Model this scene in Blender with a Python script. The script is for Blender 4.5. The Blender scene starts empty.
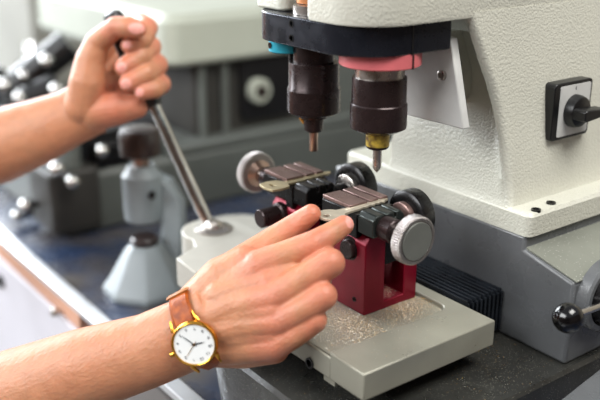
import bpy, bmesh, math, random
from mathutils import Vector, Matrix
random.seed(7)
S = bpy.context.scene
COL = S.collection
PI = math.pi
V = Vector

# ------------------------------------------------------------------ materials
def srgb(c):
    f = lambda v: v/12.92 if v <= 0.04045 else ((v+0.055)/1.055)**2.4
    return (f(c[0]/255), f(c[1]/255), f(c[2]/255), 1)

def mat(name, col, rough=0.5, metal=0.0, bump=0.0, bscale=60.0, var=0.0, vscale=8.0, col2=None,
        coat=0.0, sss=0.0, detail=3.0, rvar=0.0, spec=0.5):
    m = bpy.data.materials.new(name); m.use_nodes = True
    nt = m.node_tree; N = nt.nodes; L = nt.links
    b = N['Principled BSDF']
    b.inputs['Base Color'].default_value = srgb(col)
    b.inputs['Roughness'].default_value = rough
    b.inputs['Metallic'].default_value = metal
    b.inputs['Specular IOR Level'].default_value = spec
    b.inputs['Coat Weight'].default_value = coat
    if sss:
        b.inputs['Subsurface Weight'].default_value = sss
        b.inputs['Subsurface Radius'].default_value = (1.0, 0.35, 0.2)
        b.inputs['Subsurface Scale'].default_value = 0.004
    tc = N.new('ShaderNodeTexCoord')
    if var or col2:
        n = N.new('ShaderNodeTexNoise'); n.inputs['Scale'].default_value = vscale; n.inputs['Detail'].default_value = 5
        L.new(tc.outputs['Object'], n.inputs['Vector'])
        r = N.new('ShaderNodeMapRange'); r.inputs['From Min'].default_value = 0.35; r.inputs['From Max'].default_value = 0.65
        L.new(n.outputs['Fac'], r.inputs['Value'])
        mx = N.new('ShaderNodeMix'); mx.data_type = 'RGBA'
        c2 = col2 if col2 else tuple(max(0, v*(1-var)) for v in col)
        mx.inputs['A'].default_value = srgb(col); mx.inputs['B'].default_value = srgb(c2)
        L.new(r.outputs['Result'], mx.inputs['Factor'])
        L.new(mx.outputs['Result'], b.inputs['Base Color'])
    if rvar:
        n2 = N.new('ShaderNodeTexNoise'); n2.inputs['Scale'].default_value = vscale*2.3; n2.inputs['Detail'].default_value = 6
        L.new(tc.outputs['Object'], n2.inputs['Vector'])
        r2 = N.new('ShaderNodeMapRange'); r2.inputs['From Min'].default_value = 0.3; r2.inputs['From Max'].default_value = 0.7
        r2.inputs['To Min'].default_value = max(0.02, rough-rvar); r2.inputs['To Max'].default_value = min(1, rough+rvar)
        L.new(n2.outputs['Fac'], r2.inputs['Value']); L.new(r2.outputs['Result'], b.inputs['Roughness'])
    if bump:
        n3 = N.new('ShaderNodeTexNoise'); n3.inputs['Scale'].default_value = bscale; n3.inputs['Detail'].default_value = detail
        L.new(tc.outputs['Object'], n3.inputs['Vector'])
        bp = N.new('ShaderNodeBump'); bp.inputs['Strength'].default_value = bump; bp.inputs['Distance'].default_value = 0.001
        L.new(n3.outputs['Fac'], bp.inputs['Height']); L.new(bp.outputs['Normal'], b.inputs['Normal'])
    return m

def speckle(m, scale, thr, c, rough=0.25):
    """fine metal swarf scattered over a surface, mixed into its base colour"""
    nt = m.node_tree; N = nt.nodes; L = nt.links; b = N['Principled BSDF']
    tc = N.new('ShaderNodeTexCoord')
    v = N.new('ShaderNodeTexVoronoi'); v.inputs['Scale'].default_value = scale
    L.new(tc.outputs['Object'], v.inputs['Vector'])
    n = N.new('ShaderNodeTexNoise'); n.inputs['Scale'].default_value = 18; L.new(tc.outputs['Object'], n.inputs['Vector'])
    mu = N.new('ShaderNodeMath'); mu.operation = 'MULTIPLY'; L.new(n.outputs['Fac'], mu.inputs[0]); mu.inputs[1].default_value = thr*2
    lt = N.new('ShaderNodeMath'); lt.operation = 'LESS_THAN'; L.new(v.outputs['Distance'], lt.inputs[0]); L.new(mu.outputs[0], lt.inputs[1])
    mx = N.new('ShaderNodeMix'); mx.data_type = 'RGBA'
    L.new(lt.outputs[0], mx.inputs['Factor'])
    if b.inputs['Base Color'].is_linked:
        L.new(b.inputs['Base Color'].links[0].from_socket, mx.inputs['A'])
    else: mx.inputs['A'].default_value = b.inputs['Base Color'].default_value
    mx.inputs['B'].default_value = srgb(c)
    L.new(mx.outputs['Result'], b.inputs['Base Color'])
    return m

M = {}
M['cream'] = mat('cream_hammered_paint', (204,203,190), 0.38, bump=0.8, bscale=480, var=0.04, vscale=6, detail=1.5)
M['cream_smooth'] = mat('cream_smooth_paint', (200,197,186), 0.4, var=0.05, vscale=20)
M['panel'] = mat('grey_panel_paint', (216,216,213), 0.4, var=0.10, vscale=25)
M['body'] = speckle(mat('blue_grey_paint', (98,100,102), 0.30, bump=0.12, bscale=300, var=0.12, vscale=18, rvar=0.1), 420, 0.07, (165,168,170))
M['body_top'] = speckle(mat('green_grey_paint', (128,130,120), 0.38, bump=0.15, bscale=300, var=0.1, vscale=18), 380, 0.13, (200,200,190))
M['base'] = speckle(mat('dark_base_paint', (50,50,47), 0.34, bump=0.2, bscale=200, var=0.25, vscale=22, rvar=0.12), 520, 0.14, (150,148,136))
M['plate'] = speckle(mat('milled_aluminium', (158,156,142), 0.36, 0.35, bump=0.08, bscale=180, var=0.10, vscale=14, rvar=0.1), 500, 0.08, (150,125,80))
M['plate_cast'] = mat('cast_iron_pale', (196,194,184), 0.5, 0.1, bump=0.15, bscale=160, var=0.10, vscale=14)
M['red'] = mat('red_anodised', (132,10,38), 0.30, 0.4, bump=0.04, bscale=400, var=0.10, vscale=30)
M['band'] = mat('blue_black_steel', (40,43,52), 0.28, 0.6, var=0.15, vscale=30, rvar=0.08)
M['spindle'] = mat('brown_black_steel', (52,40,40), 0.28, 0.5, bump=0.05, bscale=500, var=0.15, vscale=40, rvar=0.06)
M['jaw'] = mat('dark_steel', (34,33,34), 0.28, 0.6, bump=0.05, bscale=300, var=0.2, vscale=40, rvar=0.08)
M['jaw_brown'] = mat('boss_and_lit_jaw_brown', (134,108,102), 0.33, 0.6, var=0.12, vscale=50, rvar=0.08)  # brown of the knob boss; on the jaw tops it stands for window light
M['jaw_green'] = mat('grey_green_steel', (60,65,63), 0.27, 0.7, var=0.15, vscale=50)
M['black'] = mat('black_plastic', (16,16,18), 0.35, bump=0.03, bscale=300, var=0.2, vscale=30)
M['black_gloss'] = mat('black_gloss', (6,6,8), 0.14, coat=0.2, var=0.1, vscale=10)
M['bellows'] = mat('black_rubber', (34,38,44), 0.27, var=0.3, vscale=40)
M['chrome'] = mat('chrome', (205,203,200), 0.14, 1.0, var=0.06, vscale=40, rvar=0.06)
M['nickel'] = mat('brushed_nickel', (188,182,176), 0.3, 1.0, var=0.08, vscale=60, rvar=0.08)
M['knurl'] = mat('knurled_nickel', (176,170,167), 0.32, 0.95, bump=0.9, bscale=900, var=0.06, vscale=60)
M['face'] = mat('grey_knob_face', (116,118,112), 0.45, 0.3, bump=0.1, bscale=500, var=0.05, vscale=60)
M['pin'] = mat('bronzed_steel', (176,148,134), 0.3, 0.9, var=0.1, vscale=60)
M['pink'] = mat('pink_ring', (216,110,114), 0.45, var=0.07, vscale=40)
M['cyan'] = mat('cyan_ring', (40,158,182), 0.4, var=0.08, vscale=40)
M['copper'] = mat('copper', (214,140,90), 0.4, 0.5, var=0.1, vscale=60)
M['tape'] = mat('yellow_tape', (204,176,70), 0.35, 0.1, col2=(84,62,34), vscale=140)
M['key_steel'] = mat('key_nickel', (206,196,176), 0.34, 0.55, var=0.10, vscale=120)
M['key_brass'] = mat('key_brass', (196,182,146), 0.36, 0.55, var=0.12, vscale=120)
M['gold'] = mat('gold', (226,168,68), 0.2, 0.95, var=0.08, vscale=60)
M['dial'] = mat('dial_white', (238,240,240), 0.35, var=0.02, vscale=60)
M['ink'] = mat('dial_ink', (40,46,56), 0.5, var=0.05, vscale=60)
M['leather'] = mat('tan_leather', (172,84,18), 0.42, bump=0.35, bscale=700, col2=(128,56,8), vscale=160, spec=.3)
M['leather_edge'] = mat('leather_stitch', (176,110,54), 0.5, bump=0.3, bscale=700, var=0.15, vscale=200)
M['bench'] = mat('blue_bench_top', (40,60,92), 0.26, 0.1, bump=0.15, bscale=40, col2=(84,80,78), vscale=11, rvar=0.15)
M['steel_edge'] = mat('bright_steel_edge', (225,228,232), 0.3, 0.7, var=0.03, vscale=20)
M['wood'] = mat('pale_wood', (206,156,130), 0.55, bump=0.1, bscale=60, var=0.1, vscale=9)
M['drawer'] = mat('white_drawer', (206,204,212), 0.5, var=0.04, vscale=9)
M['mach_grey'] = mat('grey_green_machine_paint', (170,174,161), 0.5, bump=0.3, bscale=200, var=0.06, vscale=7)
M['mach_white'] = mat('white_machine_paint', (226,228,228), 0.45, bump=0.2, bscale=200, var=0.03, vscale=7)
M['mach_dark'] = mat('grey_machine_base_paint', (88,92,88), 0.5, bump=0.3, bscale=200, var=0.12, vscale=9)
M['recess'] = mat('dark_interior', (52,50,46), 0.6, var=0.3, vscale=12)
M['press'] = mat('pale_blue_grey_paint', (138,147,151), 0.45, bump=0.2, bscale=200, var=0.08, vscale=15)
M['brown_knob'] = mat('dark_brown_bakelite', (46,34,32), 0.3, var=0.15, vscale=30)
M['card'] = mat('cream_card', (222,204,160), 0.6, var=0.06, vscale=12)
M['wall'] = mat('wall_paint', (206,200,186), 0.8, var=0.05, vscale=1.4)
M['wall_warm'] = mat('wall_paint_warm', (196,184,164), 0.8, var=0.08, vscale=1.4)
M['wall_brown'] = mat('wall_reflection_brown', (88,70,58), 0.7, var=0.2, vscale=2)
M['floor'] = mat('floor_concrete', (120,116,112), 0.6, bump=0.2, bscale=30, var=0.12, vscale=3)
M['ceiling'] = mat('ceiling_white', (225,224,220), 0.85, var=0.02, vscale=2)
M['cab2'] = mat('far_cabinet', (150,148,138), 0.6, var=0.1, vscale=4)
M['cabinet'] = mat('cabinet_grey', (120,116,114), 0.6, var=0.1, vscale=6)
M['chips'] = mat('swarf_silver', (232,230,222), 0.28, 0.7, var=0.1, vscale=300)
M['chips_dull'] = mat('swarf_dull', (150,148,140), 0.35, 0.6, var=0.2, vscale=300)
M['chips_gold'] = mat('swarf_brass', (206,166,96), 0.28, 0.7, col2=(168,120,64), vscale=300)

def skin_mat(name):
    m = bpy.data.materials.new(name); m.use_nodes = True
    nt = m.node_tree; N = nt.nodes; L = nt.links; b = N['Principled BSDF']
    at = N.new('ShaderNodeAttribute'); at.attribute_name = 'tone'
    tc = N.new('ShaderNodeTexCoord')
    n = N.new('ShaderNodeTexNoise'); n.inputs['Scale'].default_value = 90; n.inputs['Detail'].default_value = 6
    L.new(tc.outputs['Object'], n.inputs['Vector'])
    n0 = N.new('ShaderNodeTexNoise'); n0.inputs['Scale'].default_value = 22; n0.inputs['Detail'].default_value = 3
    L.new(tc.outputs['Object'], n0.inputs['Vector'])
    r = N.new('ShaderNodeMapRange'); r.inputs['From Min'].default_value = .3; r.inputs['From Max'].default_value = .7
    r.inputs['To Min'].default_value = .90; r.inputs['To Max'].default_value = 1.06
    L.new(n.outputs['Fac'], r.inputs['Value'])
    vm = N.new('ShaderNodeVectorMath'); vm.operation = 'SCALE'
    L.new(at.outputs['Color'], vm.inputs[0]); L.new(r.outputs['Result'], vm.inputs['Scale'])
    r0 = N.new('ShaderNodeMapRange'); r0.inputs['From Min'].default_value = .35; r0.inputs['From Max'].default_value = .65
    r0.inputs['To Max'].default_value = .35
    L.new(n0.outputs['Fac'], r0.inputs['Value'])
    mx = N.new('ShaderNodeMix'); mx.data_type = 'RGBA'
    L.new(r0.outputs['Result'], mx.inputs['Factor']); L.new(vm.outputs[0], mx.inputs['A'])
    mr = N.new('ShaderNodeVectorMath'); mr.operation = 'MULTIPLY'; mr.inputs[1].default_value = (1.0, .84, .80)
    L.new(vm.outputs[0], mr.inputs[0]); L.new(mr.outputs[0], mx.inputs['B'])
    L.new(mx.outputs['Result'], b.inputs['Base Color'])
    b.inputs['Roughness'].default_value = 0.46
    b.inputs['Subsurface Weight'].default_value = 0.35
    b.inputs['Subsurface Radius'].default_value = (1, .35, .2)
    b.inputs['Subsurface Scale'].default_value = 0.004
    # fine creases + pores
    w = N.new('ShaderNodeTexNoise'); w.inputs['Scale'].default_value = 420; w.inputs['Detail'].default_value = 4
    mp = N.new('ShaderNodeMapping'); mp.inputs['Rotation'].default_value = (0.3, 0.2, 0.9); mp.inputs['Scale'].default_value = (1, .35, 1)
    L.new(tc.outputs['Object'], mp.inputs['Vector']); L.new(mp.outputs[0], w.inputs['Vector'])
    vo = N.new('ShaderNodeTexNoise'); vo.inputs['Scale'].default_value = 110; vo.inputs['Detail'].default_value = 3
    L.new(mp.outputs[0], vo.inputs['Vector'])
    ad = N.new('ShaderNodeMath'); ad.operation = 'ADD'; L.new(w.outputs['Fac'], ad.inputs[0]); L.new(vo.outputs['Fac'], ad.inputs[1])
    bp = N.new('ShaderNodeBump'); bp.inputs['Strength'].default_value = .5; bp.inputs['Distance'].default_value = .0012
    L.new(ad.outputs[0], bp.inputs['Height']); L.new(bp.outputs[0], b.inputs['Normal'])
    return m
M['skin'] = skin_mat('skin')

# ------------------------------------------------------------------ mesh helpers
def frame(ax, up=None):
    z = V(ax).normalized()
    u = V(up) if up is not None else (V((0,0,1)) if abs(z.z) < .9 else V((1,0,0)))
    x = (u - z*u.dot(z)).normalized()
    return x, z.cross(x), z

def box(bm, x0, x1, y0, y1, z0, z1):
    r = bmesh.ops.create_cube(bm, size=1)
    bmesh.ops.scale(bm, vec=(x1-x0, y1-y0, z1-z0), verts=r['verts'])
    bmesh.ops.translate(bm, vec=((x0+x1)/2, (y0+y1)/2, (z0+z1)/2), verts=r['verts'])
    return r['verts']

def lathe(bm, p, ax, prof, seg=48, closed=True, wob=None):
    """prof: (distance along ax, radius)"""
    x, y, z = frame(ax); p = V(p); rings = []
    for t, r in prof:
        ring = []
        for i in range(seg):
            a = 2*PI*i/seg
            rr = r*(wob(i) if wob else 1)
            ring.append(bm.verts.new(p + z*t + (x*math.cos(a) + y*math.sin(a))*rr))
        rings.append(ring)
    for a, b in zip(rings, rings[1:]):
        for i in range(seg):
            bm.faces.new((a[i], a[(i+1) % seg], b[(i+1) % seg], b[i]))
    if closed:
        bm.faces.new(list(reversed(rings[0]))); bm.faces.new(rings[-1])

def cyl(bm, p0, p1, r, r1=None, seg=40):
    d = V(p1)-V(p0); lathe(bm, p0, d, [(0, r), (d.length, r if r1 is None else r1)], seg)

def prism(bm, pts, axis, a, b):
    """polygon pts in the plane of the other two axes, extruded along axis from a to b"""
    def mk(u, v, w):
        return {'x': (w, u, v), 'y': (u, w, v), 'z': (u, v, w)}[axis]
    lo = [bm.verts.new(mk(u, v, a)) for u, v in pts]
    hi = [bm.verts.new(mk(u, v, b)) for u, v in pts]
    n = len(pts)
    for i in range(n):
        bm.faces.new((lo[i], lo[(i+1) % n], hi[(i+1) % n], hi[i]))
    bm.faces.new(list(reversed(lo))); bm.faces.new(hi)

def loft(bm, rings, cap=True):
    vs = [[bm.verts.new(p) for p in r] for r in rings]
    n = len(vs[0])
    for a, b in zip(vs, vs[1:]):
        for i in range(n):
            bm.faces.new((a[i], a[(i+1) % n], b[(i+1) % n], b[i]))
    if cap:
        bm.faces.new(list(reversed(vs[0]))); bm.faces.new(vs[-1])

def rrect(x0, x1, y0, y1, r, seg=8):
    """rounded rectangle outline; r = single radius or (x0y0, x1y0, x1y1, x0y1)"""
    if not isinstance(r, (tuple, list)): r = (r,)*4
    out = []
    for (cx, cy, sx, sy, a0), rr in zip(((x0, y0, 1, 1, PI), (x1, y0, -1, 1, 1.5*PI), (x1, y1, -1, -1, 0), (x0, y1, 1, -1, .5*PI)), r):
        for k in range(seg+1):
            a = a0 + .5*PI*k/seg
            out.append((cx+sx*rr+math.cos(a)*rr, cy+sy*rr+math.sin(a)*rr))
    return out

def tube(bm, pts, r, seg=16):
    pts = [V(p) for p in pts]; rings = []
    for i, p in enumerate(pts):
        d = (pts[min(i+1, len(pts)-1)] - pts[max(i-1, 0)])
        x, y, z = frame(d)
        rr = r[i] if isinstance(r, (list, tuple)) else r
        rings.append([p + (x*math.cos(2*PI*k/seg) + y*math.sin(2*PI*k/seg))*rr for k in range(seg)])
    loft(bm, rings)

def wloc(o):
    l = V((0, 0, 0))
    while o: l = l + o.location; o = o.parent
    return l

def obj(name, bm, m, parent=None, bevel=0.0, angle=35, segs=2):
    bmesh.ops.remove_doubles(bm, verts=bm.verts, dist=1e-6)
    bmesh.ops.recalc_face_normals(bm, faces=bm.faces)
    off = wloc(parent)
    if parent: bmesh.ops.translate(bm, vec=-off, verts=bm.verts)
    me = bpy.data.meshes.new(name); bm.to_mesh(me); bm.free()
    me.materials.append(M[m] if isinstance(m, str) else m)
    for p in me.polygons: p.use_smooth = True
    me.set_sharp_from_angle(angle=math.radians(angle))
    o = bpy.data.objects.new(name, me); COL.objects.link(o)
    if parent: o.parent = parent
    if bevel:
        b = o.modifiers.new('bevel', 'BEVEL'); b.width = bevel; b.segments = segs
        b.limit_method = 'ANGLE'; b.angle_limit = math.radians(30); b.harden_normals = False
    return o

def B(): return bmesh.new()

def thing(name, label, cat, loc=(0, 0, 0), group=None, parent=None):
    o = bpy.data.objects.new(name, None); COL.objects.link(o); o.empty_display_size = .02
    if parent: o.parent = parent; o.location = V(loc) - wloc(parent)
    else: o.location = loc
    if label: o['label'] = label
    if cat: o['category'] = cat
    if group: o['group'] = group
    return o
def tag(o, label, cat, group=None):
    o['label'] = label; o['category'] = cat
    if group: o['group'] = group
    return o
def recentre(o, p):
    """put a mesh thing's origin at p"""
    p = V(p); o.data.transform(Matrix.Translation(-p)); o.location = p
    return o
def struct(name, bm, m, bevel=0, parent=None):
    o = obj(name, bm, m, parent, bevel)
    if not parent: o['kind'] = 'structure'
    return o

# ------------------------------------------------------------------ room
BZ = -0.12                       # bench top
FZ = -0.97
bm = B(); box(bm, -3.4, 2.6, -2.6, 3.0, FZ-.1, FZ); struct('floor', bm, 'floor')
bm = B(); box(bm, -3.5, 2.6, 2.9, 3.0, FZ, 1.8); struct('wall_back', bm, 'wall_warm')
WY0, WY1, WZ0, WZ1 = -2.1, 1.0, -.1, 1.45   # window opening in the left wall
bm = B()
box(bm, -3.5, -3.4, -2.6, WY0, FZ, 1.8); box(bm, -3.5, -3.4, WY1, 2.9, FZ, 1.8)
box(bm, -3.5, -3.4, WY0, WY1, FZ, WZ0); box(bm, -3.5, -3.4, WY0, WY1, WZ1, 1.8)
struct('wall_left', bm, 'wall')
bm = B()
for y in (WY0, (WY0+WY1)/2-.02, WY1-.05): box(bm, -3.47, -3.42, y, y+.05, WZ0, WZ1)
for z in (WZ0, WZ1-.05): box(bm, -3.47, -3.42, WY0, WY1, z, z+.05)
w = struct('window_1', bm, 'mach_white')

bm = B(); box(bm, 2.6, 2.7, -2.6, 3.0, FZ, 1.8); struct('wall_right', bm, 'wall_brown')  # unseen right and front walls, added brown for dark warm reflections in the chrome
bm = B(); box(bm, -3.5, 2.7, -2.7, -2.6, FZ, 1.8); struct('wall_front', bm, 'wall_brown')
# ------------------------------------------------------------------ bench
bench = thing('workbench', 'long workbench with dark blue top and bright steel front edge under the machines', 'workbench', (-.6, .3, FZ))
bm = B(); box(bm, -2.6, .9, -.084, .95, BZ-.03, BZ); obj('bench_top', bm, 'bench', bench)
bm = B(); box(bm, -2.6, .9, -.1035, -.085, BZ-.008, BZ+.0015); obj('steel_edge', bm, 'steel_edge', bench, .002)
bm = B(); box(bm, -2.6, -.385, -.1025, -.084, BZ-.030, BZ-.008); obj('wooden_rail', bm, 'wood', bench, .001)
bm = B(); box(bm, -2.6, .9, -.09, .9, FZ, BZ-.03); obj('cabinet_body', bm, 'cabinet', bench)
bm = B(); box(bm, -1.1, -.375, -.106, -.09, BZ-.30, BZ-.031)
d = obj('drawer', bm, 'drawer', bench, .002)
bm = B(); p = V((-0.6558,-0.1060,-0.1840)); lathe(bm, p, (0, -1, 0), [(0, .010), (.004, .010), (.006, .007)], 24); obj('lock', bm, 'black', d)
bm = B(); p = V((-0.4421,-0.1050,-0.1456)); lathe(bm, p, (0, -1, 0), [(0, .004), (.006, .006), (.010, .004)], 16); obj('screw', bm, 'nickel', bench)

# ------------------------------------------------------------------ the key cutting machine
mc = thing('key_cutting_machine', 'cream and grey key cutting machine with red vices in the foreground', 'machine', (0, .15, BZ))

# base
bm = B()
o1 = rrect(-.150, .120, -.092, .46, (.07, .012, .03, .03), 10)
o0 = rrect(-.146, .118, -.086, .46, (.07, .012, .03, .03), 10)
rings = [[V((x, y, BZ)) for x, y in o0], [V((x, y, -.058)) for x, y in o1], [V((x, y, -.048)) for x, y in o1],
         [V((x, y, -.0445)) for x, y in rrect(-.147, .1175, -.089, .457, (.068, .011, .03, .03), 10)]]
loft(bm, rings); obj('base', bm, 'base', mc)
bm = B(); prism(bm, [(.1135, -.0445), (.1135, .032), (.060, .0446), (.060, .057), (-.20, .057), (-.20, -.0445)], 'y', .13, .46)
body = obj('body', bm, 'body', mc, .003)
bm = B(); prism(bm, [(.0600, .0450), (.1140, .0324), (.1140, .0334), (.0602, .0466)], 'y', .1325, .455)
obj('body_shoulder', bm, 'body_top', mc)
bm = B(); p = V((-.34, .06, -.06)); lathe(bm, (-.298, .062, BZ), (0, 0, 1), [(0, .048), (.085, .050), (.088, .048)], 64)
obj('round_turntable', bm, 'plate_cast', mc)

# foot + column + head (one casting each, hammered cream paint)
bm = B()
fo = rrect(-.183, .0635, .13, .44, .007, 6)
loft(bm, [[V((x, y, .0565)) for x, y in fo], [V((x, y, .0745)) for x, y in fo],
          [V((x, y, .0775)) for x, y in rrect(-.181, .0612, .1325, .438, .006, 6)]])
obj('foot', bm, 'cream', mc)
for sx, sy in (((0.0580,0.1438,0.0780)), ((0.0544,0.1689,0.0780))) and (((0.0580,0.1438,0.0780))[:2], ((0.0544,0.1689,0.0780))[:2]):
    bm = B(); lathe(bm, (sx, sy, .0765), (0, 0, 1), [(0, .0042), (.0025, .0042), (.0025, .0026), (.0012, .0024)], 20)
    obj('foot_bolt', bm, 'jaw', mc)
# column: rises from the foot and leans forward into the head
bm = B(); rings = []
prof = [(.0760, .131, .0405), (.083, .1335, .0385), (.10, .133, .0365), (.136, .129, .031), (.165, .122, .0275),
        (.187, .1135, .0255), (.205, .105, .0235), (.222, .0975, .0220), (.235, .091, .0210), (.247, .086, .0200)]
for z, yf, xr in prof:
    rec = .040*min(1, max(0, (z-.105)/.07))**1.3
    front = [(-.116, yf+rec), (xr-.026, yf+rec), (xr-.019, yf+rec*.96), (xr-.0145, yf+rec*.80), (xr-.0115, yf+rec*.45), (xr-.0095, yf+rec*.15)]
    front += [(xr-.006+.006*math.sin(a), yf+.006-.006*math.cos(a)) for a in [math.radians(d) for d in (-25, 0, 20, 40, 60, 80, 90)]]
    rings.append([V((x, y, z)) for x, y in [(-.128, yf+rec+.012)] + front + [(xr, .39), (xr-.03, .42), (-.10, .42), (-.128, .39)]])
loft(bm, rings); obj('column', bm, 'cream', mc)
bm = B()
def head_ring(z, ins=0, top=0):
    return [V((x, y, z)) for x, y in rrect(-.0585+ins, .0190-.02*top-ins, -.0215+ins, .42-ins, (.012, .042, .03, .03), 12)]
loft(bm, [head_ring(.2425), head_ring(.2455, -.0008), head_ring(.33, 0, .5), head_ring(.36, .006, .6), head_ring(.372, .02, .7)])
head = obj('head', bm, 'cream', mc)
bm = B(); box(bm, -.17, -.0585, .035, .42, .2425, .36); 
obj('motor_housing', bm, 'cream', mc, .008)
bm = B(); prism(bm, rrect(-.147, -.1035, -.0085, .05, .008), 'z', .2425, .30); obj('side_lug', bm, 'cream', mc, .002)
bm = B(); lathe(bm, (-.0785, .004, .2425), (0, 0, 1), [(0, .0165), (.007, .0165), (.008, .0150), (.0085, .011), (.03, .011)], 40)
sc = obj('clamp_screw', bm, 'nickel', mc)
bm = B(); lathe(bm, (-.0785, .004, .2515), (0, 0, 1), [(0, .0135), (.005, .0135)], 40); obj('copper_washer', bm, 'copper', sc)

# spindle clamp (blue-black band)
bm = B()
bo = rrect(-.1435, .0115, -.020, .0765, (.036, .044, .003, .003), 14)
prism(bm, bo, 'z', .2178, .2422); band = obj('spindle_clamp', bm, 'band', mc, .0012)
bm = B(); p = V((0.0117,0.0310,0.2295)); box(bm, .0108, .0119, .0318, .0332, .2178, .2424); obj('clamp_slit', bm, 'black', band)
for zz in (.2245, .2365):
    bm = B(); q = V((-.076, -.0198, zz)); lathe(bm, q, (0, -1, 0), [(0, .0033), (.0006, .0033), (.0006, .0024), (.0002, .002)], 20)
    obj('set_screw', bm, 'jaw', band)

# pink ring + cutter spindle
CX, CY = -.0225, .030
bm = B(); lathe(bm, (CX, CY, .2060), (0, 0, 1), [(0, .0325), (.001, .0337), (.0120, .0337)], 72); obj('pink_collar', bm, 'pink', mc, 0)
bm = B(); box(bm, CX+.0315, CX+.0342, CY+.0035, CY+.0050, .2062, .2178); obj('collar_slit', bm, 'brown_knob', mc)
cs = thing('cutter_spindle', None, None, (CX, CY, .13), parent=mc)
bm = B(); lathe(bm, (CX, CY, .192), (0, 0, 1), [(0, .0205), (.014, .0205)], 56); obj('spindle_neck', bm, 'nickel', cs)
bm = B(); lathe(bm, (CX, CY, 0), (0, 0, 1), [(.1495, .0150), (.1510, .0190), (.1535, .0236), (.1735, .0236), (.1745, .0228), (.1940, .0225), (.1958, .0222), (.1958, .0206), (.190, .0206)], 72)
obj('chuck_body', bm, 'spindle', cs)
bm = B(); lathe(bm, (CX, CY, 0), (0, 0, 1), [(.1545, .0238), (.1727, .0238)], 72); obj('knurled_ring', bm, 'spindle', cs)
bm = B(); lathe(bm, (CX, CY, 0), (0, 0, 1), [(.1350, .0085), (.1362, .0096), (.1490, .0098), (.1492, .013), (.1510, .0145)], 40); obj('collet_nose', bm, 'spindle', cs)
bm = B(); lathe(bm, (CX, CY, 0), (0, 0, 1), [(.1375, .0100), (.1478, .0101)], 40); obj('tape_wrap', bm, 'tape', cs)
bm = B(); lathe(bm, (CX, CY, 0), (0, 0, 1), [(.1135, .0004), (.1175, .0034), (.1200, .0038), (.1360, .0038)], 24); obj('cutter_bit', bm, 'nickel', cs)

# tracer spindle
TX, TY = -.110, .030
ts = thing('tracer_spindle', None, None, (TX, TY, .13), parent=mc)
bm = B(); lathe(bm, (TX, TY, .190), (0, 0, 1), [(0, .0185), (.028, .0185)], 56); obj('spindle_neck', bm, 'spindle', ts)
bm = B(); lathe(bm, (TX, TY, 0), (0, 0, 1), [(.1460, .015), (.1475, .0190), (.1500, .0238), (.1715, .0240), (.1730, .0230), (.1935, .0227), (.1950, .0224), (.1950, .0190), (.185, .0188)], 72)
obj('chuck_body', bm, 'spindle', ts)
bm = B(); lathe(bm, (TX, TY, 0), (0, 0, 1), [(.1508, .0242), (.1705, .0242)], 72); obj('knurled_ring', bm, 'spindle', ts)
bm = B(); lathe(bm, (TX, TY, 0), (0, 0, 1), [(.1310, .0075), (.1325, .0088), (.1440, .0095), (.1442, .0130), (.1465, .0136), (.148, .0136)], 40); obj('collet_nose', bm, 'spindle', ts)
bm = B(); cyl(bm, V((TX, TY, .138))+V((-.006, -.004, 0))*1.2, V((TX, TY, .143))+V((-.0105, -.007, 0)), .0022, seg=12); obj('grub_screw', bm, 'gold', ts)
bm = B(); lathe(bm, (TX, TY, 0), (0, 0, 1), [(.1122, .0036), (.1128, .0040), (.1320, .0040)], 24); obj('tracer_pin', bm, 'pin', ts)
# cyan ring behind the tracer
bm = B(); lathe(bm, (-.1345, .018, .2020), (0, 0, 1), [(0, .0150), (.001, .0165), (.016, .0165)], 48); cy = obj('cyan_collar', bm, 'cyan', mc)
bm = B(); lathe(bm, (-.1375, .0017, .2085), (-.18, -.98, 0), [(0, .0030), (.0007, .0030), (.0007, .002), (.0002, .0018)], 16); obj('set_screw', bm, 'jaw', cy)
bm = B(); cyl(bm, (-.1315, .021, .190), (-.1315, .021, .206), .0026, seg=16); obj('stop_pin', bm, 'black', mc)

# panel on the front of the column
bm = B()
prism(bm, [(-.098, .1505), (.0235, .1520), (.0035, .2250), (-.098, .2250)], 'y', .083, .0915); pn = obj('front_panel', bm, 'panel', mc, .0012)
bm = B(); box(bm, -.09, -.035, .0915, .160, .158, .222); obj('panel_bracket', bm, 'cream', pn)
p = (-0.0026,0.0830,0.1936)
bm = B(); lathe(bm, p, (0, -1, 0), [(0, .0042), (.003, .0042), (.0034, .0036), (.0034, .0022), (.0018, .0020)], 24); obj('panel_screw', bm, 'nickel', pn)

# rotary switch on the column's side
sw = thing('rotary_switch', None, None, (0.0320,0.2121,0.1517), parent=mc)
c0 = (0.0340,0.1820,0.1272); c1 = (0.0340,0.2357,0.1775)
YA, YB, ZA, ZB = c0[1], c1[1], .1275, .1795
bm = B(); prism(bm, rrect(YA, YB, ZA, ZB, .004, 5), 'x', .024, .0375); obj('switch_plate', bm, 'black', sw, .0008)
bm = B(); prism(bm, rrect(YA+.0075, YB-.003, ZA+.003, ZB-.003, .002, 4), 'x', .0372, .0380); obj('switch_face', bm, 'panel', sw)
yc, zc = (YA+YB)/2+.002, (ZA+ZB)/2-.001
bm = B(); lathe(bm, (.038, yc, zc), (1, 0, 0), [(0, .0150), (.005, .0146), (.008, .0135), (.009, .012)], 40)
kn = obj('switch_knob', bm, 'black', sw)
bm = B(); prism(bm, [(yc-.013, zc-.004), (yc-.010, zc-.0055), (yc+.020, zc-.0030), (yc+.022, zc), (yc+.020, zc+.0030), (yc-.010, zc+.0055), (yc-.013, zc+.004)], 'x', .045, .060)
obj('grip_bar', bm, 'black', kn, .0012)
bm = B(); box(bm, .0379, .0382, yc-.0004, yc+.0004, ZB-.0078, ZB-.0048); obj('switch_mark', bm, 'ink', sw)

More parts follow.
